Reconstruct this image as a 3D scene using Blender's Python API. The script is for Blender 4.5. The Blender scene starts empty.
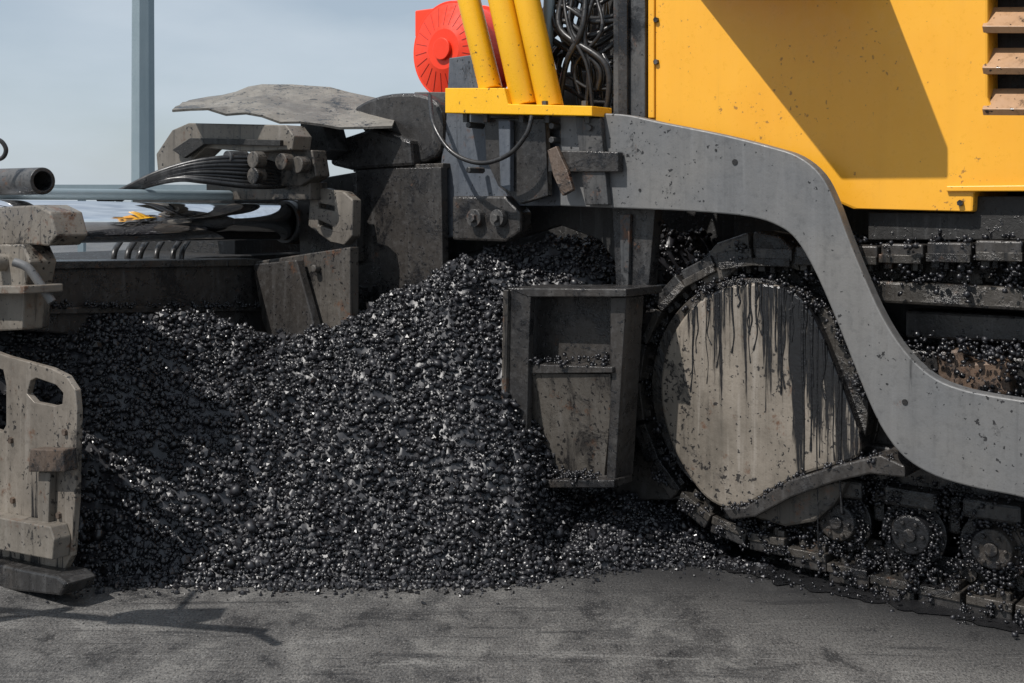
import bpy, math, random
import numpy as np
from mathutils import Vector, noise
from mathutils.geometry import tessellate_polygon
random.seed(7); rng=np.random.default_rng(7)
F=1195.0; H=1.27; CX=512.0; HY=200.0; K=-3.756
yaw=math.radians(38)
U=Vector((math.cos(yaw),-math.sin(yaw),0)); N=Vector((-math.sin(yaw),-math.cos(yaw),0)); Z=Vector((0,0,1))
CAM=Vector((0,0,H))
sc=bpy.context.scene
def ray(px,py): return Vector(((px-CX)/F,1.0,-(py-HY)/F))
def S(px,py,o=0.0):
    r=ray(px,py); return CAM+r*((K+o)/N.dot(r))
def L(px,py,s):
    r=ray(px,py); return CAM+r*(s/U.dot(r))
def D(px,py,d): return CAM+ray(px,py)*d
def M(s,o,z): return U*s+N*(K+o)+Z*z
def oD(px,d): return N.dot(ray(px,0)*d)-K

# ------------------------------------------------------------ materials
def new_mat(name):
    m=bpy.data.materials.new(name); m.use_nodes=True
    nt=m.node_tree; b=nt.nodes['Principled BSDF']
    return m,nt,b
def tco(nt):
    for n in nt.nodes:
        if n.bl_idname=='ShaderNodeTexCoord': return n.outputs['Object']
    return nt.nodes.new('ShaderNodeTexCoord').outputs['Object']
def nz(nt,scale,detail=4,rough=.6,mapscale=None,dist=0):
    n=nt.nodes.new('ShaderNodeTexNoise'); n.inputs['Scale'].default_value=scale
    n.inputs['Detail'].default_value=detail; n.inputs['Roughness'].default_value=rough
    n.inputs['Distortion'].default_value=dist
    v=tco(nt)
    if mapscale:
        mp=nt.nodes.new('ShaderNodeMapping'); mp.inputs['Scale'].default_value=mapscale
        nt.links.new(v,mp.inputs['Vector']); v=mp.outputs['Vector']
    nt.links.new(v,n.inputs['Vector']); return n.outputs['Fac']
def ramp(nt,fac,a,b,va=0.0,vb=1.0):
    r=nt.nodes.new('ShaderNodeMapRange'); r.inputs['From Min'].default_value=a; r.inputs['From Max'].default_value=b
    r.inputs['To Min'].default_value=va; r.inputs['To Max'].default_value=vb
    nt.links.new(fac,r.inputs['Value']); return r.outputs['Result']
def mth(nt,op,a,b):
    m=nt.nodes.new('ShaderNodeMath'); m.operation=op
    for s,x in zip(m.inputs,(a,b)):
        if isinstance(x,(int,float)): s.default_value=x
        else: nt.links.new(x,s)
    return m.outputs[0]
def mix(nt,fac,a,b):
    m=nt.nodes.new('ShaderNodeMix'); m.data_type='RGBA'
    nt.links.new(fac,m.inputs[0])
    for sock,c in ((m.inputs[6],a),(m.inputs[7],b)):
        if isinstance(c,tuple): sock.default_value=(*c,1)
        else: nt.links.new(c,sock)
    return m.outputs[2]
def dirty(name,c1,c2,dark=(.009,.009,.010),blotch=.6,streak=.62,rough=.5,bump=.12,scale=4,rust=None,spec=.5,dust=.2,tar=None,tarrough=.25,rustc=(.12,.055,.028),metal=.25,soft=.10,sop=.85,splat=.62,stk=.20):
    m,nt,b=new_mat(name)
    fine=nz(nt,38,5,.74)
    bl=nz(nt,scale,8,.74,dist=.5)
    stn=nz(nt,1,6,.70,mapscale=(19,19,1.0),dist=.12)
    col=mix(nt,ramp(nt,nz(nt,scale*.6,3),.38,.62),c1,c2)
    if rust: col=mix(nt,ramp(nt,nz(nt,scale*2.1,6,.75),rust,rust+.08,0,.85),col,rustc)
    col=mix(nt,ramp(nt,stn,.46,.34,0,stk),col,tuple(min(1,x*1.0+.13) for x in c1))
    col=mix(nt,ramp(nt,stn,.52,.64,0,stk),col,tuple(x*.3 for x in c1))
    col=mix(nt,ramp(nt,fine,.52,.74,0,dust),col,tuple(min(1,x*.7+.08) for x in c1))
    col=mix(nt,ramp(nt,fine,.47,.30,0,min(.45,dust*2.2)),col,tuple(x*.35 for x in c1))
    s2=stn
    if tar:
        sp_=nt.nodes.new('ShaderNodeSeparateXYZ'); nt.links.new(tco(nt),sp_.inputs[0])
        g=ramp(nt,sp_.outputs[2],tar[0],tar[1],-.06,.17)
        tar_shade=ramp(nt,sp_.outputs[0],tar[2],tar[3],0,.25)
        s2=mth(nt,'ADD',mth(nt,'ADD',stn,g),tar_shade)
    d=mth(nt,'MAXIMUM',ramp(nt,bl,blotch,blotch+soft),ramp(nt,s2,streak,streak+(.05 if tar else .10),0,1 if tar else sop))
    cl=mth(nt,'ADD',nz(nt,62,2,.55),mth(nt,'MULTIPLY',mth(nt,'SUBTRACT',bl,.5),.8))
    d=mth(nt,'MAXIMUM',d,ramp(nt,cl,splat,splat+.04,0,.9))
    col=mix(nt,d,col,dark)
    nt.links.new(col,b.inputs['Base Color'])
    rr=ramp(nt,fine,.3,.7,rough-.12,rough+.15)
    rr=mth(nt,'ADD',mth(nt,'MULTIPLY',rr,mth(nt,'SUBTRACT',1.0,d)),mth(nt,'MULTIPLY',d,tarrough))
    nt.links.new(rr,b.inputs['Roughness'])
    b.inputs['Specular IOR Level'].default_value=spec
    nt.links.new(ramp(nt,d,0,1,metal,0),b.inputs['Metallic'])
    bp=nt.nodes.new('ShaderNodeBump'); bp.inputs['Strength'].default_value=bump; bp.inputs['Distance'].default_value=.010
    nt.links.new(mth(nt,'ADD',fine,mth(nt,'MULTIPLY',d,mth(nt,'ADD',.6,fine))),bp.inputs['Height']); nt.links.new(bp.outputs[0],b.inputs['Normal'])
    return m
GREY=dirty('grey_paint',(.14,.142,.145),(.17,.166,.16),blotch=.61,streak=.64,rust=.65,bump=.12,dust=.12,splat=.68,stk=.16)
GREYD=dirty('grey_paint_dirty',(.06,.062,.065),(.09,.085,.08),blotch=.52,streak=.56,rust=.58,bump=.2,splat=.62)
BLUEG=dirty('bluegrey_paint',(.08,.092,.112),(.11,.12,.135),blotch=.54,streak=.58,rust=.60,bump=.15,splat=.64)
YEL=dirty('yellow_paint',(.80,.39,.03),(.77,.36,.025),dark=(.32,.15,.03),blotch=.66,streak=.68,rough=.33,bump=.015,dust=.025,tarrough=.5,metal=0,soft=.2,sop=.25,splat=.715,stk=.035)
YELB=dirty('yellow_tube_paint',(.85,.45,.012),(.80,.41,.012),dark=(.10,.05,.02),blotch=.66,streak=.72,rough=.30,bump=.02,dust=.03,tarrough=.5,metal=0,splat=.70,stk=.03)
BEIGE=dirty('worn_beige_steel',(.20,.178,.15),(.13,.115,.098),blotch=.56,streak=.58,rust=.58,bump=.15,splat=.63,rough=.45)
GATE=dirty('end_gate_steel',(.24,.21,.175),(.16,.14,.118),blotch=.59,streak=.63,rust=.585,bump=.15,tar=(.55,.0,50,60),splat=.645,rough=.45,stk=.28)
DRUM=dirty('tarred_shaded_cover_steel',(.26,.225,.185),(.16,.138,.112),blotch=.60,streak=.60,rust=.60,bump=.2,tar=(.42,1.0,.86,1.10),tarrough=.2,splat=.625,stk=.42)  # right side darkened for tar and for shade put into the colour
TAN=dirty('worn_tan_steel',(.11,.098,.084),(.065,.058,.051),blotch=.52,streak=.55,rust=.57,bump=.22,splat=.60)
DARK=dirty('bitumen_steel',(.026,.025,.025),(.042,.037,.033),blotch=.52,streak=.60,rough=.34,bump=.28,rust=.64,dust=.4,metal=.1,sop=.5,tarrough=.2)
BLACK=dirty('black_interior',(.008,.008,.008),(.014,.013,.012),rough=.6,bump=.4,dust=.1,metal=0)
SHOE=dirty('track_steel',(.065,.057,.049),(.04,.036,.031),blotch=.49,streak=.56,rough=.38,bump=.45,rust=.60)
ROLL=dirty('roller_steel',(.055,.047,.040),(.032,.028,.025),blotch=.45,streak=.60,rough=.42,bump=.4,rust=.60)
RED=dirty('red_plastic',(.85,.050,.012),(.80,.040,.010),dark=(.2,.01,.01),blotch=.8,streak=.8,rough=.38,bump=.01,dust=.02,metal=0,splat=.9,stk=0)
RUST=dirty('rusty_steel',(.13,.085,.058),(.08,.062,.05),blotch=.53,streak=.57,rust=.57,bump=.3)
HOSE=dirty('rubber_hose',(.014,.014,.015),(.024,.022,.021),blotch=.9,streak=.9,rough=.34,bump=.04,dust=.15,metal=0)
GALV=dirty('galvanised_steel',(.24,.30,.33),(.22,.28,.31),blotch=.9,streak=.85,rough=.5,bump=.02,dust=.05,splat=.95,stk=.05)
VENT=dirty('vent_slat',(.42,.24,.12),(.34,.2,.11),blotch=.60,streak=.62,rough=.5,bump=.06,metal=0,splat=.66)
COVER=dirty('dusty_cover',(.20,.185,.16),(.11,.102,.092),blotch=.55,streak=.8,rough=.6,bump=.25,scale=7,metal=0,splat=.63)
m,nt,b=new_mat('chrome'); CHROME=m
b.inputs['Base Color'].default_value=(.92,.92,.93,1); b.inputs['Metallic'].default_value=1
nt.links.new(ramp(nt,nz(nt,20,5,.7),.35,.8,.02,.12),b.inputs['Roughness'])
m,nt,b=new_mat('asphalt_mix'); MIXM=m
g=nt.nodes.new('ShaderNodeNewGeometry')
nt.links.new(mix(nt,g.outputs['Random Per Island'],(.0035,.0035,.0045),(.017,.017,.021)),b.inputs['Base Color'])
nt.links.new(ramp(nt,g.outputs['Random Per Island'],0,1,.28,.52),b.inputs['Roughness'])
b.inputs['Specular IOR Level'].default_value=.62
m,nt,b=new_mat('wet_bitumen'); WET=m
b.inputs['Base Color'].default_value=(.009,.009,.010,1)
nt.links.new(ramp(nt,nz(nt,12,5,.7),.35,.65,.2,.5),b.inputs['Roughness'])
bp=nt.nodes.new('ShaderNodeBump'); bp.inputs['Strength'].default_value=.6; bp.inputs['Distance'].default_value=.012
nt.links.new(nz(nt,40,5,.7),bp.inputs['Height']); nt.links.new(bp.outputs[0],b.inputs['Normal'])
m,nt,b=new_mat('old_asphalt'); GRD=m
big=nz(nt,1,5,.62,mapscale=(1.5,.9,1),dist=.4)
mid=nz(nt,1,8,.74,mapscale=(6,4,1),dist=.3)
scr=nz(nt,1,6,.75,mapscale=(1.4,15,1),dist=.6)
fin=nz(nt,1,3,.8,mapscale=(150,80,80))
col=mix(nt,ramp(nt,big,.38,.62),(.060,.059,.058),(.115,.111,.106))
col=mix(nt,ramp(nt,mid,.51,.60,0,.65),col,(.165,.16,.15))
col=mix(nt,ramp(nt,mid,.46,.38,0,.85),col,(.028,.028,.029))
col=mix(nt,ramp(nt,scr,.56,.62,0,.75),col,(.026,.026,.027))
col=mix(nt,ramp(nt,scr,.42,.36,0,.55),col,(.21,.205,.195))
col=mix(nt,ramp(nt,fin,.50,.40,0,.75),col,(.022,.022,.023))
col=mix(nt,ramp(nt,fin,.57,.67,0,.6),col,(.27,.26,.25))
sx=nt.nodes.new('ShaderNodeSeparateXYZ'); nt.links.new(tco(nt),sx.inputs[0])
edge=mth(nt,'ADD',mth(nt,'ADD',sx.outputs[1],mth(nt,'MULTIPLY',sx.outputs[0],.55)),mth(nt,'MULTIPLY',mid,.9))
edge=mth(nt,'MULTIPLY',ramp(nt,edge,4.28,4.80,0,.85),ramp(nt,sx.outputs[0],-.5,.1,0,1))
col=mix(nt,edge,col,(.018,.018,.019))
nt.links.new(col,b.inputs['Base Color'])
nt.links.new(ramp(nt,mid,.35,.65,.34,.66),b.inputs['Roughness'])
bp=nt.nodes.new('ShaderNodeBump'); bp.inputs['Strength'].default_value=.55; bp.inputs['Distance'].default_value=.009
nt.links.new(mth(nt,'ADD',fin,mth(nt,'MULTIPLY',mid,1.2)),bp.inputs['Height']); nt.links.new(bp.outputs[0],b.inputs['Normal'])

# ------------------------------------------------------------ helpers
paver=bpy.data.objects.new('asphalt_paver',None); sc.collection.objects.link(paver)
def link(name,me,mat,parent=paver,bevel=0,smooth=False):
    ob=bpy.data.objects.new(name,me); sc.collection.objects.link(ob)
    if mat: me.materials.append(mat)
    if parent: ob.parent=parent
    if smooth:
        for p in me.polygons: p.use_smooth=True
    if bevel>0:
        bv=ob.modifiers.new('bevel','BEVEL'); bv.width=bevel; bv.segments=2; bv.limit_method='ANGLE'; bv.angle_limit=math.radians(35)
    return ob
def meshpd(name,v,f):
    me=bpy.data.meshes.new(name); me.from_pydata([tuple(x) for x in v],[],f); me.update(); return me
def smooth(pts,n=5,closed=False):
    P=[Vector(p) for p in pts]; out=[]; L_=len(P)
    rngi=range(L_) if closed else range(L_-1)
    for i in rngi:
        p0=P[i-1] if (closed or i>0) else P[0]; p1=P[i]; p2=P[(i+1)%L_]; p3=P[(i+2)%L_] if (closed or i+2<L_) else P[-1]
        for k in range(n):
            t=k/n
            out.append(.5*((2*p1)+(p2-p0)*t+(2*p0-5*p1+4*p2-p3)*t*t+(3*p1-p0-3*p2+p3)*t**3))
    if not closed: out.append(P[-1])
    return out
def prism(name,outer,vec,mat,holes=(),bevel=.004,parent=paver):
    loops=[list(outer)]+[list(h) for h in holes]
    flat=[p for l in loops for p in l]; n=len(flat)
    tris=tessellate_polygon(loops)
    v=flat+[p+vec for p in flat]
    f=[tuple(t) for t in tris]+[tuple(i+n for i in reversed(t)) for t in tris]
    k=0
    for l in loops:
        m_=len(l)
        for i in range(m_):
            a=k+i; c=k+(i+1)%m_
            f.append((a,c,c+n,a+n))
        k+=m_
    me=meshpd(name,v,f)
    import bmesh
    bm=bmesh.new(); bm.from_mesh(me); bmesh.ops.recalc_face_normals(bm,faces=bm.faces)
    if not holes: bmesh.ops.dissolve_limit(bm,angle_limit=.01,verts=bm.verts,edges=bm.edges)
    bm.to_mesh(me); bm.free()
    return link(name,me,mat,parent,bevel)
def smp(pix,sm): return [(p.x,p.y) for p in smooth([(x,y,0) for x,y in pix],sm,True)] if sm else pix
def pr(name,pix,d,th,mat,kind='S',holes=(),bevel=.004,sm=0):
    pix=smp(pix,sm); cx=sum(p[0] for p in pix)/len(pix)
    if kind=='S':
        o=oD(cx,d); fn=lambda x,y:S(x,y,o); vec=-N*th
    else:
        s=U.dot(ray(cx,0)*d); fn=lambda x,y:L(x,y,s); vec=-U*th
    return prism(name,[fn(*p) for p in pix],vec,mat,[[fn(*p) for p in h] for h in holes],bevel)
def ps(name,pix,o,th,mat,holes=(),bevel=.004,sm=0):
    pix=smp(pix,sm)
    return prism(name,[S(x,y,o) for x,y in pix],-N*th,mat,[[S(x,y,o) for x,y in h] for h in holes],bevel)
BF=[(0,1,3,2),(4,6,7,5),(0,4,5,1),(2,3,7,6),(0,2,6,4),(1,5,7,3)]
class MB:
    def __init__(s): s.v=[]; s.f=[]
    def box(s,c,ax,ay,az):
        k=len(s.v); s.v+=[c+ax*i+ay*j+az*k_ for i in(-1,1) for j in(-1,1) for k_ in(-1,1)]; s.f+=[tuple(i+k for i in q) for q in BF]
    def cyl(s,p0,p1,r0,r1=None,seg=24):
        r1=r0 if r1 is None else r1
        d=(p1-p0).normalized(); a=d.orthogonal().normalized(); c=d.cross(a); k=len(s.v)
        for p,r in((p0,r0),(p1,r1)):
            for i in range(seg):
                t=2*math.pi*i/seg; s.v.append(p+(a*math.cos(t)+c*math.sin(t))*r)
        for i in range(seg): j=(i+1)%seg; s.f.append((k+i,k+j,k+seg+j,k+seg+i))
        s.f.append(tuple(k+i for i in reversed(range(seg)))); s.f.append(tuple(k+seg+i for i in range(seg)))
    def done(s,name,mat,bevel=0,parent=paver): return link(name,meshpd(name,s.v,s.f),mat,parent,bevel)
def box(name,s0,s1,o0,o1,z0,z1,mat,bevel=.005):
    b=MB(); b.box(M((s0+s1)/2,(o0+o1)/2,(z0+z1)/2),U*(s1-s0)/2,N*(o1-o0)/2,Z*(z1-z0)/2); return b.done(name,mat,bevel)
def cyl(name,p0,p1,r,mat,r1=None,seg=40,bevel=.003,parent=paver):
    b=MB(); b.cyl(p0,p1,r,r1,seg); ob=b.done(name,mat,bevel,parent)
    for p in ob.data.polygons: p.use_smooth=len(p.vertices)==4
    return ob
def pipe(name,p0,p1,r,ri,mat,seg=40):
    d=(p1-p0).normalized(); a=d.orthogonal().normalized(); c=d.cross(a); v=[];f=[]
    for p,rr in((p0,ri),(p0,r),(p1,r),(p1,ri)):
        for i in range(seg):
            t=2*math.pi*i/seg; v.append(p+(a*math.cos(t)+c*math.sin(t))*rr)
    for q in range(4):
        for i in range(seg): j=(i+1)%seg; f.append((q*seg+i,q*seg+j,((q+1)%4)*seg+j,((q+1)%4)*seg+i))
    return link(name,meshpd(name,v,f),mat,paver,.003)
def tube(name,pts,r,mat,n=8,parent=paver,taper=None):
    cu=bpy.data.curves.new(name,'CURVE'); cu.dimensions='3D'; P=smooth(pts,n)
    sp=cu.splines.new('POLY'); sp.points.add(len(P)-1)
    for q,p in zip(sp.points,P): q.co=(*p,1)
    if taper:
        for i,q in enumerate(sp.points): q.radius=taper(i/(len(P)-1))
    sp.use_smooth=True
    cu.bevel_depth=r; cu.bevel_resolution=4; cu.use_fill_caps=True; cu.materials.append(mat)
    ob=bpy.data.objects.new(name,cu); sc.collection.objects.link(ob); ob.parent=parent; return ob
ph=(1+5**.5)/2
IV=np.array([(-1,ph,0),(1,ph,0),(-1,-ph,0),(1,-ph,0),(0,-1,ph),(0,1,ph),(0,-1,-ph),(0,1,-ph),(ph,0,-1),(ph,0,1),(-ph,0,-1),(-ph,0,1)],float); IV/=np.linalg.norm(IV[0])
IF=np.array([(0,11,5),(0,5,1),(0,1,7),(0,7,10),(0,10,11),(1,5,9),(5,11,4),(11,10,2),(10,7,6),(7,1,8),(3,9,4),(3,4,2),(3,2,6),(3,6,8),(3,8,9),(4,9,5),(2,4,11),(6,2,10),(8,6,7),(9,8,1)])
def rotm():
    q=rng.normal(size=4); q/=np.linalg.norm(q); w,x,y,z=q
    return np.array([[1-2*(y*y+z*z),2*(x*y-z*w),2*(x*z+y*w)],[2*(x*y+z*w),1-2*(x*x+z*z),2*(y*z-x*w)],[2*(x*z-y*w),2*(y*z+x*w),1-2*(x*x+y*y)]])
VAR=np.array([((IV*(1+rng.uniform(-.36,.30,(12,1))))*rng.uniform(.6,1.35,3))@rotm().T for _ in range(120)])
def stones(name,pos,rad,mat,parent,sm=False):
    pos=np.asarray(pos,float); rad=np.asarray(rad,float); n=len(pos)
    V=(VAR[rng.integers(0,120,n)]*rad[:,None,None]+pos[:,None,:]).reshape(-1,3)
    Fc=(IF[None]+ (np.arange(n)*12)[:,None,None]).reshape(-1)
    me=bpy.data.meshes.new(name); me.vertices.add(len(V)); me.vertices.foreach_set('co',V.ravel())
    me.loops.add(len(Fc)); me.loops.foreach_set('vertex_index',Fc.astype(np.int32))
    nf=len(Fc)//3; me.polygons.add(nf); me.polygons.foreach_set('loop_start',(np.arange(nf)*3).astype(np.int32))
    me.update(calc_edges=True); me.validate()
    if sm: me.shade_smooth()
    else: me.shade_flat()
    return link(name,me,mat,parent)

# ------------------------------------------------------------ ground
R=600
link('road_surface',meshpd('road_surface',[(-R,-R,0),(R,-R,0),(R,R,0),(-R,R,0)],[(0,1,2,3)]),GRD,None)
road=bpy.data.objects['road_surface']

# ------------------------------------------------------------ asphalt pile
xs=np.arange(-2.3,1.0,.011); ys=np.arange(3.75,5.6,.011)
X,Y=np.meshgrid(xs,ys)
def base_h(X,Y):
    px=512+F*X/Y
    top=np.interp(px,[-100,0,60,110,190,235,275,330,400,450,500,560,620,800],[330,320,315,314,320,334,344,332,294,270,258,240,235,235])
    dr=np.interp(px,[-100,0,75,300,500,610,800],[4.4,4.45,4.52,4.72,4.8,4.8,4.75])
    Yb=np.interp(px,[-100,40,75,95,300,490,560,700],[4.12,4.08,3.97,3.95,3.92,3.93,4.0,4.35])
    Hr=H-(top-200)/F*dr
    t=(Y-Yb)/(dr-Yb)
    tc=np.clip(t,0,1)
    prof=tc-.04*np.sin(2*np.pi*tc)
    z=Hr*prof-np.clip(t-1,0,9)*.12
    Xr=.13+.70*np.clip(Y-4.15,0,9)+3*np.clip(Y-4.55,0,9)
    z=np.minimum(z,np.clip(Xr-X,0,9)*2.0)
    z=np.where(t<0,-.03,z)
    return z,t
Zb,T=base_h(X,Y)
nx=np.zeros_like(X)
for j in range(X.shape[0]):
    for i in range(X.shape[1]):
        p=Vector((X[j,i],Y[j,i],Zb[j,i]))
        nx[j,i]=noise.noise(p*4)*.055+noise.noise(p*11)*.042+noise.noise(p*24)*.032+noise.noise(p*42)*.018
Zp=Zb+nx*np.clip(Zb*10,0,1)
d2=((X-.38)/.48)**2+((Y-4.62)/.52)**2
Zp=np.maximum(Zp,np.where(d2<1,.17*(1-d2)+nx*.6,-.03))
ny_,nx_=X.shape
vv=np.stack([X,Y,Zp-.006],-1).reshape(-1,3)
idx=np.arange(ny_*nx_).reshape(ny_,nx_)
ff=np.stack([idx[:-1,:-1],idx[:-1,1:],idx[1:,1:],idx[1:,:-1]],-1).reshape(-1,4)
keep=(Zp.reshape(-1)[ff].max(1)>-.02); ff=ff[keep]
pile=link('asphalt_mix_pile',meshpd('asphalt_mix_pile',vv.tolist(),ff.tolist()),MIXM,None,0,True)
gy,gx=np.gradient(Zp,.011); wgt=np.sqrt(1+gx**2+gy**2)
n=250000
rx=rng.uniform(-2.2,.95,n); ry=rng.uniform(3.78,5.5,n)
ii=np.clip(((rx+2.3)/.011).astype(int),0,nx_-1); jj=np.clip(((ry-3.75)/.011).astype(int),0,ny_-1)
zz=Zp[jj,ii]; w=wgt[jj,ii]
near=np.where(T[jj,ii]<1.10,1,.05)
ok=(zz>.0)&(rng.uniform(0,1,n)<np.clip(w/3.2,0,1)*near)
rx,ry,zz=rx[ok],ry[ok],zz[ok]
rad=np.clip(rng.lognormal(math.log(.0064),.42,len(rx)),.0025,.0175)
nxv=-gx[jj[ok],ii[ok]]; nyv=-gy[jj[ok],ii[ok]]; ln=np.sqrt(nxv**2+nyv**2+1)
off=rng.uniform(-.004,.011,len(rx))
pos=np.stack([rx+nxv/ln*off,ry+nyv/ln*off,zz+off/ln],-1)
h_=rng.uniform(0,1,len(rx))<.5
stones('grains',pos[h_],rad[h_],MIXM,pile); stones('grains_coated',pos[~h_],rad[~h_]*1.08,MIXM,pile,True)
n=3600; lx=rng.uniform(-1.5,.9,n); e=rng.exponential(.035,n)
Yb=np.interp(512+F*lx/3.95,[75,95,300,490,560,650,800],[3.97,3.95,3.92,3.93,4.0,4.12,4.1])
ly=Yb+.03-e+rng.uniform(0,.12,n)*(lx>.1); r_=np.clip(rng.lognormal(math.log(.0055),.42,n),.002,.013)
k=rng.uniform(0,1,n)<np.exp(-e*6)
stones('loose_grains',np.stack([lx,ly,r_*.5],-1)[k],r_[k],MIXM,pile)
n=1800; lx=rng.uniform(-2,2.2,n); ly=rng.uniform(2.6,4.3,n); r_=rng.uniform(.001,.0034,n)
stones('road_grit',np.stack([lx,ly,r_*.4],-1),r_,GRD,road)
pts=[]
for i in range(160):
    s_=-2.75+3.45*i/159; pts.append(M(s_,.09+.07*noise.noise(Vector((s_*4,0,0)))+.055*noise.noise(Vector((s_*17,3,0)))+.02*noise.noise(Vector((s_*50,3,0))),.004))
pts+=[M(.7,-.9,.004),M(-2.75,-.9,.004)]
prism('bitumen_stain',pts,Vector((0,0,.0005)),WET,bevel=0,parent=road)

# ------------------------------------------------------------ crawler track
P=[(1.2,1.15),(-.9,1.12),(-1.88,1.065)]
for i in range(1,24):
    a=math.pi/2+math.pi*i/24; P.append((-1.88+.48*math.cos(a),.585+.48*math.sin(a)))
P+=[(-1.88,.105),(-1.50,.035),(-1.3,.03),(1.2,.03)]
acc=0; pitch=.148
tr=MB(); pads=MB(); links=MB(); shoepos=[]; nextd=.05
for a,bq in zip(P[:-1],P[1:]):
    l=math.hypot(bq[0]-a[0],bq[1]-a[1])
    while nextd<=acc+l:
        t=(nextd-acc)/l; s_=a[0]+(bq[0]-a[0])*t; z_=a[1]+(bq[1]-a[1])*t
        p=M(s_,0,z_)
        nv=Z*(1 if z_>.58 else -1) if s_>-1.88 else (p-M(-1.88,0,.585)).normalized()
        tv=N.cross(nv); j=random.uniform(-.006,.006)
        tr.box(p-N*.19+tv*j-nv*.012,tv*.068,N*.19,nv*.014)
        tr.box(p-N*.19+tv*(j+.045)-nv*.026,tv*.013,N*.17,nv*.02)
        pads.box(p-N*.18+nv*.014,tv*.068,N*.174,nv*.022)
        for oo in(.13,.25):
            links.box(p-N*oo-nv*.06,tv*.07,N*.014,nv*.038)
        links.cyl(p-N*.10+tv*.06-nv*.06,p-N*.28+tv*.06-nv*.06,.026,seg=12)
        for tt in(-.03,.02):
            for o_ in(.045,.095):
                links.cyl(p-N*o_+tv*tt-nv*.02,p-N*o_+tv*tt-nv*.05,.014,seg=6)
        shoepos.append((p,tv,nv)); nextd+=pitch
    acc+=l
tr.done('track_shoes',SHOE,.003); pads.done('track_pads',DARK,.006); links.done('track_chain_links',SHOE,.002)
cyl('idler_wheel',M(-1.88,-.12,.585),M(-1.88,-.26,.585),.40,DARK,seg=64)
cyl('idler_rim',M(-1.88,-.16,.585),M(-1.88,-.22,.585),.435,DARK,seg=64)
box('track_frame',-1.75,1.0,-.34,-.14,.32,.78,DARK,.01)
box('track_frame_rail',-1.55,1.0,-.14,-.09,.34,.46,DARK,.008)
box('track_frame_guard',-1.45,1.0,-.13,-.06,.60,.64,SHOE,.008)
rl=MB(); rollz=.20; rc=[]
for px_ in (840,913,994,1085,1190):
    s_=U.dot(S(px_,500,-.06)); z_=rollz; rc.append(s_)
    rl.cyl(M(s_,-.06,z_),M(s_,-.24,z_),.085,seg=40)
    rl.cyl(M(s_,-.03,z_),M(s_,-.06,z_),.060,.074,seg=40)
    rl.cyl(M(s_,-.065,z_),M(s_,-.095,z_),.106,seg=40)
    rl.cyl(M(s_,-.018,z_),M(s_,-.03,z_),.022,seg=20)
    for k in range(6):
        a=k*math.pi/3; rl.cyl(M(s_+.043*math.cos(a),-.03,z_+.043*math.sin(a)),M(s_+.043*math.cos(a),-.018,z_+.043*math.sin(a)),.008,seg=6)
rl.done('track_rollers',ROLL,.004)
rb=MB()
for s_ in rc:
    rb.box(M(s_,-.08,rollz+.115),U*.088,N*.05,Z*.030)
    rb.box(M(s_+.12,-.12,rollz+.07),U*.02,N*.03,Z*.06)
rb.done('roller_brackets',DARK,.01)
cov=[(755,283),(785,288),(806,304),(822,335),(838,375),(852,412),(860,438),(856,458),(832,466),(800,476),(770,492),(745,506),(728,509),(706,498),(686,472),(670,440),(661,402),(663,362),(676,328),(698,302),(724,288)]
ps('idler_cover',cov,.03,.10,DRUM,bevel=.010,sm=4)
cyl('idler_cover_rim',M(-1.885,-.01,.592),M(-1.885,-.07,.592),.408,SHOE,seg=80)
ps('track_guard_block',[(697,264),(716,243),(748,232),(750,258),(724,280),(702,288)],-.02,.2,TAN,bevel=.012)
ps('track_guard_block_b',[(752,231),(778,236),(796,252),(800,272),(776,264),(752,258)],-.02,.2,SHOE,bevel=.012)
for i in range(44):
    x=random.uniform(685,835) if i%3 else random.uniform(775,842)
    y0=np.interp(x,[685,724,755,785,806,822,842],[318,292,285,291,308,338,388]); ln_=random.uniform(10,90)*(1.5 if x>765 else 1.0)
    if random.random()<.2: ln_*=1.7
    pts=[S(x+random.uniform(-1,1)*k*.8,y0-3+ln_*k/4,.0295) for k in range(5)]
    tube('tar_drip_%d'%i,pts,random.uniform(.0025,.0065),WET,4,taper=lambda t:1.0-.55*t+(.35 if t>.9 else 0))
led=[(722,508),(745,507),(790,480),(835,466),(880,455),(905,466),(905,478),(870,474),(835,482),(790,498),(755,517),(730,520)]
ps('crusted_ledge',led,.06,.16,DARK,bevel=.006)
ps('idler_lower_guard',[(742,512),(790,494),(835,480),(848,482),(835,505),(815,522),(785,527),(760,520)],-.0,.06,TAN,bevel=.01)
ps('track_tensioner_block',[(934,352),(962,348),(966,362),(1006,360),(1012,396),(940,392)],-.06,.15,RUST,bevel=.012)
ps('track_support_pad',[(905,310),(1060,318),(1060,345),(905,338)],-.13,.12,DARK,bevel=.01)
ps('upper_rail',[(860,280),(1150,294),(1150,318),(860,302)],-.03,.08,SHOE,bevel=.01)
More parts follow.
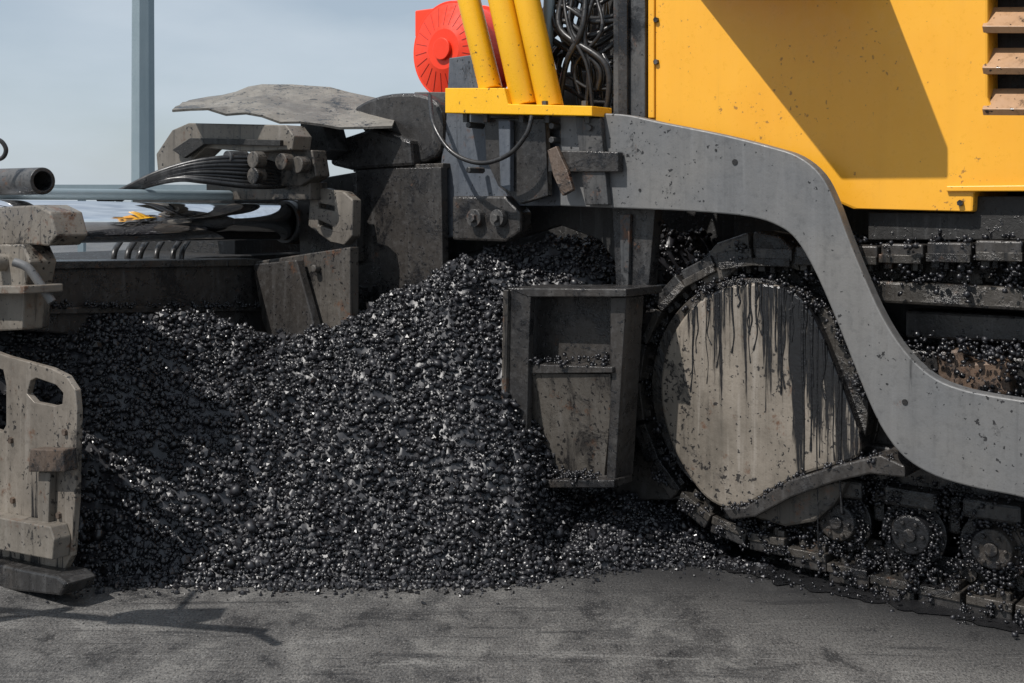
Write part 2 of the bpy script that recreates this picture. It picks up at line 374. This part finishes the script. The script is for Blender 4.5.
# ------------------------------------------------------------ tractor body
def sOf(px,o): return U.dot(S(px,0,o))
o=-.02
body=[M(sOf(648,o),o,2.6),M(sOf(648,o),o,1.46),S(760,170,o),S(852,209,o),S(973,212,o),S(974,191,o),S(1260,187,o),M(sOf(1260,o),o,2.6)]
hole=[S(x,y,o) for x,y in [(994,-60),(988,-50),(988,98),(990,104),(996,107),(1150,107),(1150,-60)]]
prism('engine_hood',body,-N*1.3,YEL,[hole],bevel=.008)
ps('hood_lower_skirt',[(868,212),(974,213),(974,196),(1260,196),(1260,240),(868,240)],-.06,.3,BLACK)
ps('hood_edge_fold',[(946,186),(1255,183),(1255,190.5),(946,191.5)],-.008,.012,YEL,bevel=.003)
ps('hood_corner_strip',[(648,-200),(654,-200),(654,118),(648,118)],-.010,.010,YEL,bevel=.003)
sl=MB()
for i in range(5):
    y=-62+i*41
    a=S(986,y,-.05); b2=S(1152,y,-.05); c=(a+b2)/2
    sl.box(c,(b2-a)/2,(-N*.035+Z*.034),(N*.006+Z*.010))
sl.done('hood_louvres',VENT,.002)
ps('hood_louvre_backing',[(980,-70),(1160,-70),(1160,115),(980,115)],-.12,.02,BLACK)
bo=MB()
for x,y in((657,62),(657,20),(961,203),(657,-20)):
    p=S(x,y,-.02); bo.cyl(p,p+N*.012,.010,seg=6)
bo.done('hood_bolts',GREYD)
ps('hood_rear_column',[(613,-140),(645,-140),(645,118),(613,118)],.0,.16,GREYD)
ps('hood_rear_column_flange',[(618,-140),(627,-140),(627,116),(618,116)],.02,.02,DARK)
i0=sOf(690,-.02); i1=sOf(866,-.02)
prism('hood_shade_caster',[M(i0,-.3,2.03),M(i0,-.02,2.03),M(i0+.40,.46,2.03),M(i1+.10,.46,2.03),M(i1,-.02,2.03),M(i1,-.3,2.03)],Z*.1,YEL,bevel=.01)  # unseen slab added and shaped to cast the shade band on the hood
box('hood_shade_caster_top',i0+.42,i1-.05,.1,.42,2.13,2.45,GREYD,.02)
box('chassis_inner_wall',-4.25,1.0,-1.3,-.55,.02,1.34,BLACK)
box('chassis_rear_box',-2.15,-.2,-.9,-.38,.1,1.5,BLACK)
# ------------------------------------------------------------ pull arm
arm_t=[(560,113),(620,114),(660,122),(720,134),(768,146),(798,156),(820,174),(834,200),(846,232),(862,272),(882,316),(904,350),(930,375),(958,388),(1000,397),(1100,412),(1220,432)]
arm_b=[(1220,550),(1100,520),(1024,498),(975,488),(935,476),(905,458),(884,432),(868,400),(852,360),(834,315),(814,270),(796,240),(778,226),(750,217),(700,212),(640,209),(560,206)]
st=[(p.x,p.y) for p in smooth([(x,y,0) for x,y in arm_t],4)]; sb=[(p.x,p.y) for p in smooth([(x,y,0) for x,y in arm_b],4)]
ps('screed_pull_arm',st+sb,.12,.055,GREY,bevel=.005)
ho=MB()
for x,y,r in((735,162,.010),(716,150,.004),(601,128,.006),(603,190,.006),(640,190,.005),(905,402,.009)):
    p=S(x,y,.12); ho.cyl(p,p+N*.003,r,seg=16)
ho.done('pull_arm_hole_discs',BLACK)  # raised black discs stand in for the shade inside holes
ps('arm_head_plate',[(449,58),(470,55),(476,60),(480,113),(560,113),(560,206),(478,206),(462,236),(444,238),(440,170),(446,120)],.05,.05,BLUEG)
ps('arm_head_lug',[(484,118),(545,118),(548,196),(520,204),(498,186),(486,160)],.13,.03,DARK)
ps('arm_head_lug_b',[(498,120),(510,120),(510,192),(500,186)],.16,.028,BLUEG)
ps('arm_head_side_plate',[(414,92),(446,92),(440,200),(418,196),(413,150)],.0,.05,GREYD)
ps('arm_head_stiffener',[(575,116),(600,118),(608,205),(585,205)],.15,.028,GREYD)
ps('arm_head_cross_bar',[(548,150),(618,152),(618,172),(548,172)],.16,.035,DARK)
ps('hanging_latch',[(547,150),(556,146),(567,170),(573,190),(562,196),(553,176)],.185,.02,RUST)
ps('lower_bracket',[(452,196),(505,196),(520,212),(520,232),(505,242),(452,240)],.09,.08,DARK,bevel=.01)
bo=MB()
for x,y,r in((478,218,.036),(501,218,.034)):
    p=S(x,y,.09); bo.cyl(p,p+N*.03,r,seg=24); bo.cyl(p+N*.03,p+N*.045,r*.5,seg=6)
for x,y in((553,126),(553,140),(590,128),(470,125),(470,170)):
    p=S(x,y,.15); bo.cyl(p-N*.08,p+N*.012,.013,seg=6)
bo.done('arm_bolts',GREYD,.002)
ps('arm_back_plate',[(438,196),(640,196),(640,300),(600,240),(560,225),(440,262)],-.12,.04,BLACK)
ps('tunnel_post',[(612,208),(655,208),(648,292),(616,292)],.04,.06,DARK)
ps('tunnel_post_edge',[(619,214),(630,214),(628,290),(621,290)],.06,.02,GREYD)
ps('tunnel_side_plate',[(600,285),(668,285),(668,420),(690,500),(600,500)],-.06,.05,DARK)
ps('canopy_leg_foot',[(445,88),(504,88),(508,104),(592,106),(592,116),(445,113)],.20,.13,YELB,bevel=.003)
for nm,(x1,y1),(x2,y2),r,oo in(('canopy_leg_a',(491,90),(469,0),.046,.13),('canopy_leg_b',(526,106),(502,0),.054,.13),('canopy_leg_c',(551,108),(527,0),.050,.12)):
    p=S(x1,y1,oo); q=S(x2,y2,oo); d=(q-p); cyl(nm,p,p+d*2.6,r,YELB,seg=40)
cyl('gas_strut',S(546,70,.0),S(552,-60,.0),.022,GALV)
bo=MB()
for x in(458,478,514,540,580):
    p=S(x,110,.2); bo.cyl(p-N*.05+Z*-.01,p-N*.05-Z*.045,.014,seg=6)
    bo.cyl(p+Z*.01-N*.03,p+Z*.035-N*.03,.012,seg=6)
bo.done('canopy_foot_bolts',GREYD)
tube('cable_loop',[S(430,96,.1),S(434,125,.2),S(452,152,.22),S(480,163,.23),S(508,155,.23),S(526,135,.22),S(532,116,.2)],.009,HOSE)
# hose reel: smooth dished wheel with fine radial seams
c=S(450,50,-.25); Rr=.222
rb=MB()
rb.cyl(c-N*.02,c-N*.20,Rr*.93,seg=64)
rb.cyl(c-N*.02,c+N*.004,Rr,Rr*.98,seg=64)
rb.cyl(c+N*.004,c+N*.045,Rr*.94,Rr*.40,seg=64)
rb.cyl(c-N*.19,c-N*.21,Rr,seg=64)
rb.cyl(c+N*.04,c+N*.062,Rr*.22,seg=32)
ob=rb.done('hose_reel',RED,.003)
rb=MB(); rb.box(c-U*.17+Z*.14-N*.10,U*.06,Z*.06,N*.08); rb.done('hose_reel_bracket',RED,.006)
rs=MB()
for k in range(24):
    a=math.pi*2*k/24+.05; dv=U*math.cos(a)+Z*math.sin(a); tv=U*-math.sin(a)+Z*math.cos(a)
    p0=c+dv*Rr*.90+N*.0075; p1=c+dv*Rr*.48+N*.0396
    rs.box((p0+p1)/2,(p1-p0)/2,tv*.0013,N*.001)
RD=dirty('red_plastic_seam',(.40,.02,.008),(.36,.018,.008),blotch=.9,streak=.9,splat=.95,metal=0,stk=0)
rs.done('hose_reel_seams',RD)
cyl('hose_reel_mount',c-N*.1,c-N*.1-Z*.35,.03,GREYD)
for i in range(20):
    x0=random.uniform(552,606); x1=random.uniform(550,608); oo=random.uniform(-.25,.0)
    y1=random.choice([random.uniform(50,112),112])
    pts=[S(x0+random.uniform(-6,20),-60,oo),S(x0,-10,oo),S(x0+random.uniform(-12,8),30,oo+.03),S(min(606,x1+random.uniform(-12,8)),65,oo+.02),S(x1,y1,oo)]
    tube('hydraulic_hose_%d'%i,pts,random.uniform(.007,.013),HOSE)
for i in range(14):
    y=random.uniform(0,98); oo=random.uniform(-.15,-.02)
    tube('hydraulic_cross_hose_%d'%i,[S(546,y+random.uniform(-8,20),oo),S(565,y-8,oo+.02),S(590,y+6,oo),S(616,y+random.uniform(-12,10),oo-.05)],random.uniform(.007,.012),HOSE)
ps('valve_block',[(560,72),(612,70),(612,113),(560,113)],-.2,.15,DARK,bevel=.01)
ps('valve_block_upper',[(580,-60),(614,-60),(614,80),(580,80)],-.3,.15,BLACK,bevel=.01)
# ------------------------------------------------------------ auger side guard
fo=.30
ps('auger_guard_flange',[(505,290),(531,289),(529,330),(527,420),(524,486),(506,484),(503,400)],fo,.03,DARK,bevel=.004)
ps('auger_guard_lit_edge',[(503,290),(508,290),(506,400),(509,484),(504,484),(501,400)],fo+.015,.05,TAN,bevel=.003)  # lighter strip puts the flange's lit edge into the colour
ps('auger_guard_web',[(524,295),(624,295),(616,486),(520,486)],fo-.12,.03,DARK)
ps('auger_guard_top',[(505,288),(626,289),(626,297),(528,297)],fo+.002,.24,DARK)
ps('auger_guard_shelf',[(528,364),(612,367),(612,373),(528,374)],fo-.02,.12,DARK)
ps('auger_guard_bottom',[(524,480),(614,480),(614,488),(524,488)],fo-.01,.12,DARK)
ps('auger_guard_right_edge',[(610,297),(626,297),(620,400),(615,480),(606,480),(610,400)],fo-.04,.12,DARK)
prism('auger_guard_lower_panel',[S(528,374,fo-.03),S(610,374,fo-.03),S(612,400,fo-.05),S(604,478,fo-.10),S(526,478,fo-.10),S(527,400,fo-.05)],-N*.015,TAN,bevel=.002)
# ------------------------------------------------------------ screed (left)
box('screed_body',-5.2,-4.28,-1.5,1.9,.05,1.02,BLACK)
box('screed_body_upper',-5.2,-4.40,-1.5,.2,1.0,1.28,BLACK)
A=L(306,222,-4.1); Bp=L(-90,222,-4.1)
cyl('extension_cylinder_rod',Bp,A,.080,CHROME,seg=128,bevel=0)
A2=L(300,196,-4.22); B2=L(-90,193,-4.22)
cyl('extension_guide_rod',B2,A2,.022,GALV)
dd=(A-Bp).normalized()
cyl('extension_cylinder_collar',A-dd*.09,A+dd*.1,.10,RUST)
pipe('extension_cylinder_ring',A-dd*.13,A-dd*.09,.096,.080,GREYD)
s_=-4.05
prism('extension_beam',[L(x,y,s_) for x,y in [(14,268),(262,264),(262,350),(14,330)]],-U*.12,DARK,bevel=.008)
prism('extension_beam_top_flange',[L(x,y,s_+.02) for x,y in [(14,262),(262,259),(262,266),(14,270)]],-U*.18,SHOE,bevel=.004)
prism('extension_beam_lower_lip',[L(x,y,s_+.03) for x,y in [(14,308),(262,305),(262,311),(14,315)]],-U*.05,DARK,bevel=.004)
pr('beam_end_bracket',[(252,262),(350,247),(350,322),(318,345),(272,350),(262,320)],4.95,.05,TAN,bevel=.005)
pr('beam_end_wear_plate',[(254,264),(296,260),(318,340),(276,352)],4.92,.04,DARK,bevel=.005)
pr('guide_link',[(310,194),(322,188),(344,192),(353,200),(352,236),(344,245),(330,242),(308,226)],4.95,.05,BEIGE,bevel=.005,
   holes=[[(318,203),(334,206),(334,211),(318,208)],[(318,220),(332,226),(332,230),(318,225)]])
b_=MB()
for x,y in((262,160),(290,162),(262,176),(306,165),(322,268),(336,290)):
    p=D(x,y,4.9); b_.cyl(p,p+N*.05,.035 if y<200 else .016,seg=20)
b_.done('pivot_bosses',TAN,.004)
pr('pivot_bracket',[(250,150),(312,150),(316,176),(300,186),(254,186)],5.0,.08,TAN,bevel=.005)
pr('pivot_arm_upper',[(156,154),(172,130),(188,123),(286,125),(294,136),(292,150),(250,152),(205,148),(186,166),(158,176)],5.15,.10,BEIGE,bevel=.005)
pr('pivot_arm_inner',[(172,150),(190,138),(280,140),(280,146),(204,144),(184,158)],5.10,.02,BLACK,bevel=.002)
cyl('pivot_pin',D(246,158,5.0),D(246,158,5.0)+N*.1,.028,GREYD)
pr('screed_mid_plate',[(206,182),(310,182),(310,200),(206,200)],5.15,.1,TAN,bevel=.005)
pr('screed_side_block',[(296,182),(356,172),(356,262),(300,262)],5.2,.12,DARK,bevel=.006)
pr('screed_shield',[(355,170),(398,168),(441,167),(443,300),(400,318),(354,322)],5.0,.04,DARK,bevel=.004)
pr('screed_shield_rib',[(353,166),(443,163),(443,168),(353,172)],5.02,.16,SHOE,bevel=.004)
pr('screed_upper_rubber',[(352,112),(372,98),(400,93),(428,96),(442,112),(440,150),(418,164),(385,160),(366,135)],5.05,.25,DARK,bevel=.015,sm=3)
pr('rubber_fold',[(330,142),(372,128),(410,140),(412,166),(350,170),(330,165)],5.1,.2,DARK,bevel=.015)
# bent cover sheet: two nearly flat wings with a crease
near=[(172,107),(190,108),(208,108),(226,110),(246,112),(262,116),(280,119),(300,122),(320,124),(340,126),(360,128),(392,124)]
far=[(192,99),(208,97),(222,95),(236,92),(248,88),(262,86),(276,85),(292,85),(310,86),(330,88),(350,92),(402,104)]
v=[];f=[];R_=6
for j in range(R_+1):
    t=j/R_
    for i in range(len(near)):
        p=D(*near[i],4.95).lerp(D(*far[i],5.5),t); p.z+=.010*noise.noise(p*7)+.008*noise.noise(p*26)+(-.010 if j==0 and i%3==0 else 0); v.append(p)
w_=len(near)
for j in range(R_):
    for i in range(w_-1): f.append((j*w_+i,j*w_+i+1,(j+1)*w_+i+1,(j+1)*w_+i))
ob=link('bent_cover_sheet',meshpd('bent_cover_sheet',v,f),COVER,paver,0,False)
so=ob.modifiers.new('sol','SOLIDIFY'); so.thickness=.010; so.offset=-1
pr('cover_support',[(300,122),(322,120),(330,150),(316,160),(300,150)],5.15,.12,GREYD,bevel=.006)
for i in range(8):
    k=i*5
    tube('screed_hose_%d'%i,[D(98+i*3,200,4.95),D(122+k*.6,190-k*.1,4.92),D(160+k*.5,172+k*.2,4.9),D(205,160+k*.6,4.9),D(250,158+k*.8,4.95),D(285,168+k*.5,5.05)],random.uniform(.008,.014),HOSE)
for i in range(6):
    x=118+i*13+random.uniform(-4,4)
    tube('screed_drop_hose_%d'%i,[D(x+random.uniform(5,20),205,5.2),D(x+8,236,5.15),D(x,252,5.0),D(x-random.uniform(0,9),275,5.0)],random.uniform(.009,.014),HOSE)
pr('end_clamp_block',[(-60,210),(36,205),(50,212),(56,236),(48,246),(20,244),(-60,250)],4.1,.12,BEIGE,bevel=.006)
pr('end_clamp_body',[(-60,246),(22,244),(30,262),(24,290),(22,330),(-60,334)],4.12,.10,BEIGE,bevel=.006)
pr('end_clamp_cap',[(-60,286),(24,286),(24,294),(-60,294)],4.05,.14,BEIGE,bevel=.004)
cyl('clamp_pin',D(16,262,4.12),D(16,262,4.12)+N*.09,.030,BEIGE)
tube('clamp_lever',[D(14,262,3.98),D(28,268,3.98),D(40,284,3.98),D(52,302,3.98)],.015,GREY)
p=D(43,181,4.2); pipe('guide_tube',p-U*.9,p,.048,.034,GREYD)
tube('hook_rod',[D(-30,160,4.2),D(-10,160,4.2),D(2,158,4.2),D(6,150,4.2),D(2,142,4.2),D(-6,138,4.2)],.008,HOSE)
go=1.625
gate=[(-160,335),(-10,350),(6,356),(50,368),(66,376),(75,390),(77,410),(75,500),(71,556),(62,574),(56,584),(-160,556)]
slot=[(30,381),(36,378),(56,385),(63,393),(62,404),(54,406),(34,402),(27,394)]
slot2=[(-10,366),(3,370),(6,385),(6,425),(2,432),(-10,428)]
ps('screed_end_gate',gate,go,.022,GATE,[slot,slot2],bevel=.003)
ps('end_gate_block',[(30,449),(62,450),(64,472),(28,472)],go+.05,.05,RUST,bevel=.004)
ps('end_gate_strut',[(38,472),(50,472),(48,524),(38,524)],go+.025,.025,BEIGE,bevel=.003)
ps('end_gate_rail',[(-160,505),(-10,516),(50,527),(54,540),(52,560),(-10,548),(-160,530)],go+.06,.06,BEIGE,bevel=.004)
ps('end_gate_skid',[(-160,552),(-10,562),(20,569),(56,576),(66,584),(60,596),(-160,572)],go+.07,.11,DARK,bevel=.008)
bo=MB()
for x,y in((66,432),(60,515),(12,440),(14,500)):
    p=S(x,y,go); bo.cyl(p,p+N*.010,.011,seg=6)
bo.done('end_gate_bolts',RUST)
cyl('shadow_caster_post',Vector((-2.35,3.15,.45)),Vector((-2.30,3.12,1.5)),.024,GREYD)  # unseen rig, down to the stay, added to cast the ground shadow
cyl('shadow_caster_arm',Vector((-2.75,3.22,1.40)),Vector((-1.62,2.94,1.46)),.022,YELB)
b_=MB(); b_.box(Vector((-1.98,3.05,1.52)),Vector((.13,0,.02)),Vector((0,.05,0)),Vector((0,0,.05))); b_.done('shadow_caster_box',GREYD,.01)
cyl('shadow_caster_handle',Vector((-1.66,2.95,1.46)),Vector((-1.50,2.88,1.36)),.014,HOSE)
cyl('shadow_caster_lever',Vector((-1.95,3.05,1.5)),Vector((-2.10,3.2,1.75)),.012,HOSE)
cyl('shadow_caster_stay',Vector((-2.35,3.15,.48)),Vector((-2.7,3.95,.48)),.024,GREYD)

# ------------------------------------------------------------ bitumen lumps on the machine
pos=[];rad=[]
def lump(p,spread,n,r0=.005,r1=.014):
    for _ in range(n):
        q=p+Vector([random.gauss(0,1)*spread for _ in range(3)]); pos.append(tuple(q)); rad.append(random.uniform(r0,r1))
for p,tv,nv in shoepos:
    for _ in range(9 if p.z<.3 else 5):
        q=p-N*random.uniform(0,.12)-nv*random.uniform(.01,.09)+tv*random.uniform(-.07,.07)
        lump(q,.016,random.randint(8,22),.003,.010)
    if p.z<.3:
        for _ in range(4): lump(p+N*.004+nv*random.uniform(-.01,.03)+tv*random.uniform(-.08,.08),.009,10,.003,.008)
    if p.z>.9:
        for _ in range(6): lump(p-N*random.uniform(0,.2)+nv*random.uniform(.02,.05)+tv*random.uniform(-.07,.07),.016,12,.004,.011)
for _ in range(230):
    q=M(random.uniform(-1.4,.2),random.uniform(-.13,.0),random.choice([1.02,.80,.80,.66,.66,.74])); lump(q,.022,random.randint(8,16),.004,.011)
for _ in range(80):
    a=random.uniform(.1,2.2); q=M(-1.88+.40*math.cos(a),random.uniform(-.08,.03),.59+.40*math.sin(a)); lump(q,.012,10,.003,.009)
for s_ in rc:
    for _ in range(34):
        a=random.uniform(0,6.28); lump(M(s_+.08*math.cos(a),-.055,rollz+.08*math.sin(a)),.012,10,.003,.008)
    for _ in range(26): lump(M(s_+random.uniform(-.15,.15),random.uniform(-.10,-.03),rollz+random.uniform(.08,.17)),.016,12,.003,.009)
for _ in range(60):
    t=random.random(); q=S(530+t*78,random.choice([476,476,362]),fo-random.uniform(.02,.10)); lump(q,.012,9,.003,.009)
for _ in range(90):
    t=random.random(); x=725+t*170; y=np.interp(x,[725,745,790,835,880,900],[508,506,480,466,456,464]); lump(S(x,y,random.uniform(-.06,.06)),.008,7,.003,.008)
for _ in range(70):
    lump(L(random.uniform(20,260),305,-4.01),.007,5,.003,.008)
for _ in range(150):
    lump(M(random.uniform(-2.3,.3),random.uniform(.0,.12),.006),.022,5,.003,.009)
stones('clinging_bitumen_lumps',pos,rad,MIXM,paver,True)

# ------------------------------------------------------------ background
pc=D(143,190,15.0); pole=MB()
pole.cyl(Vector((pc.x,pc.y,0)),Vector((pc.x,pc.y,9)),.155,.12,seg=8)
pole.box(Vector((pc.x,pc.y,.02)),Vector((.25,0,0)),Vector((0,.25,0)),Vector((0,0,.02)))
pole.cyl(Vector((pc.x,pc.y,8.9)),Vector((pc.x+1.6,pc.y,9.5)),.05,.04,seg=8)
pole.box(Vector((pc.x+1.9,pc.y,9.55)),Vector((.35,0,.04)),Vector((0,.14,0)),Vector((0,0,.05)))
pole.done('street_lamp',GALV,0,None)
gr=MB()
for i in range(14):
    x=-12+i*1.5; gr.box(Vector((x,12.5,.7)),Vector((.03,0,0)),Vector((0,.04,0)),Vector((0,0,.7)))
for z in(.5,.95,1.38): gr.box(Vector((-2,12.45,z)),Vector((11,0,0)),Vector((0,.02,0)),Vector((0,0,.035 if z<1.3 else .05)))
gr.done('guard_railing',GALV,0,None)

# ------------------------------------------------------------ light
el=math.radians(54); hz=Vector((-.84,-.54,0)).normalized()
sd=Vector((hz.x*math.cos(el),hz.y*math.cos(el),math.sin(el)))
sun=bpy.data.lights.new('sun','SUN'); sun.energy=5.0; sun.angle=math.radians(.5); sun.color=(1,.96,.91)
so=bpy.data.objects.new('sun',sun); so.rotation_euler=(-sd).to_track_quat('-Z','Y').to_euler(); sc.collection.objects.link(so)
w=bpy.data.worlds.new('World'); sc.world=w; w.use_nodes=True; nt=w.node_tree
bg=nt.nodes['Background']; sky=nt.nodes.new('ShaderNodeTexSky'); sky.sky_type='NISHITA'; sky.sun_disc=False
sky.sun_elevation=el; sky.sun_rotation=math.atan2(hz.x,hz.y); sky.air_density=1.0; sky.dust_density=1.0; sky.ozone_density=2.0
tc=nt.nodes.new('ShaderNodeTexCoord'); mp=nt.nodes.new('ShaderNodeMapping'); mp.inputs['Scale'].default_value=(3,3,9)
nt.links.new(tc.outputs['Generated'],mp.inputs['Vector'])
cn=nt.nodes.new('ShaderNodeTexNoise'); cn.inputs['Scale'].default_value=1.3; cn.inputs['Detail'].default_value=5; nt.links.new(mp.outputs[0],cn.inputs['Vector'])
cf=ramp(nt,cn.outputs['Fac'],.35,.70,.50,.90)
nt.links.new(mix(nt,cf,sky.outputs[0],(6.6,7.5,8.4)),bg.inputs[0]); bg.inputs[1].default_value=.088
sc.view_settings.view_transform='Standard'; sc.view_settings.look='None'; sc.view_settings.exposure=0
cam=bpy.data.cameras.new('camera'); cam.lens=F/1024*36; cam.sensor_width=36; cam.shift_y=-(341.5-HY)/1024; cam.clip_end=2000; cam.clip_start=.05
co=bpy.data.objects.new('camera',cam); co.location=CAM; co.rotation_euler=(math.pi/2,0,0); sc.collection.objects.link(co); sc.camera=co
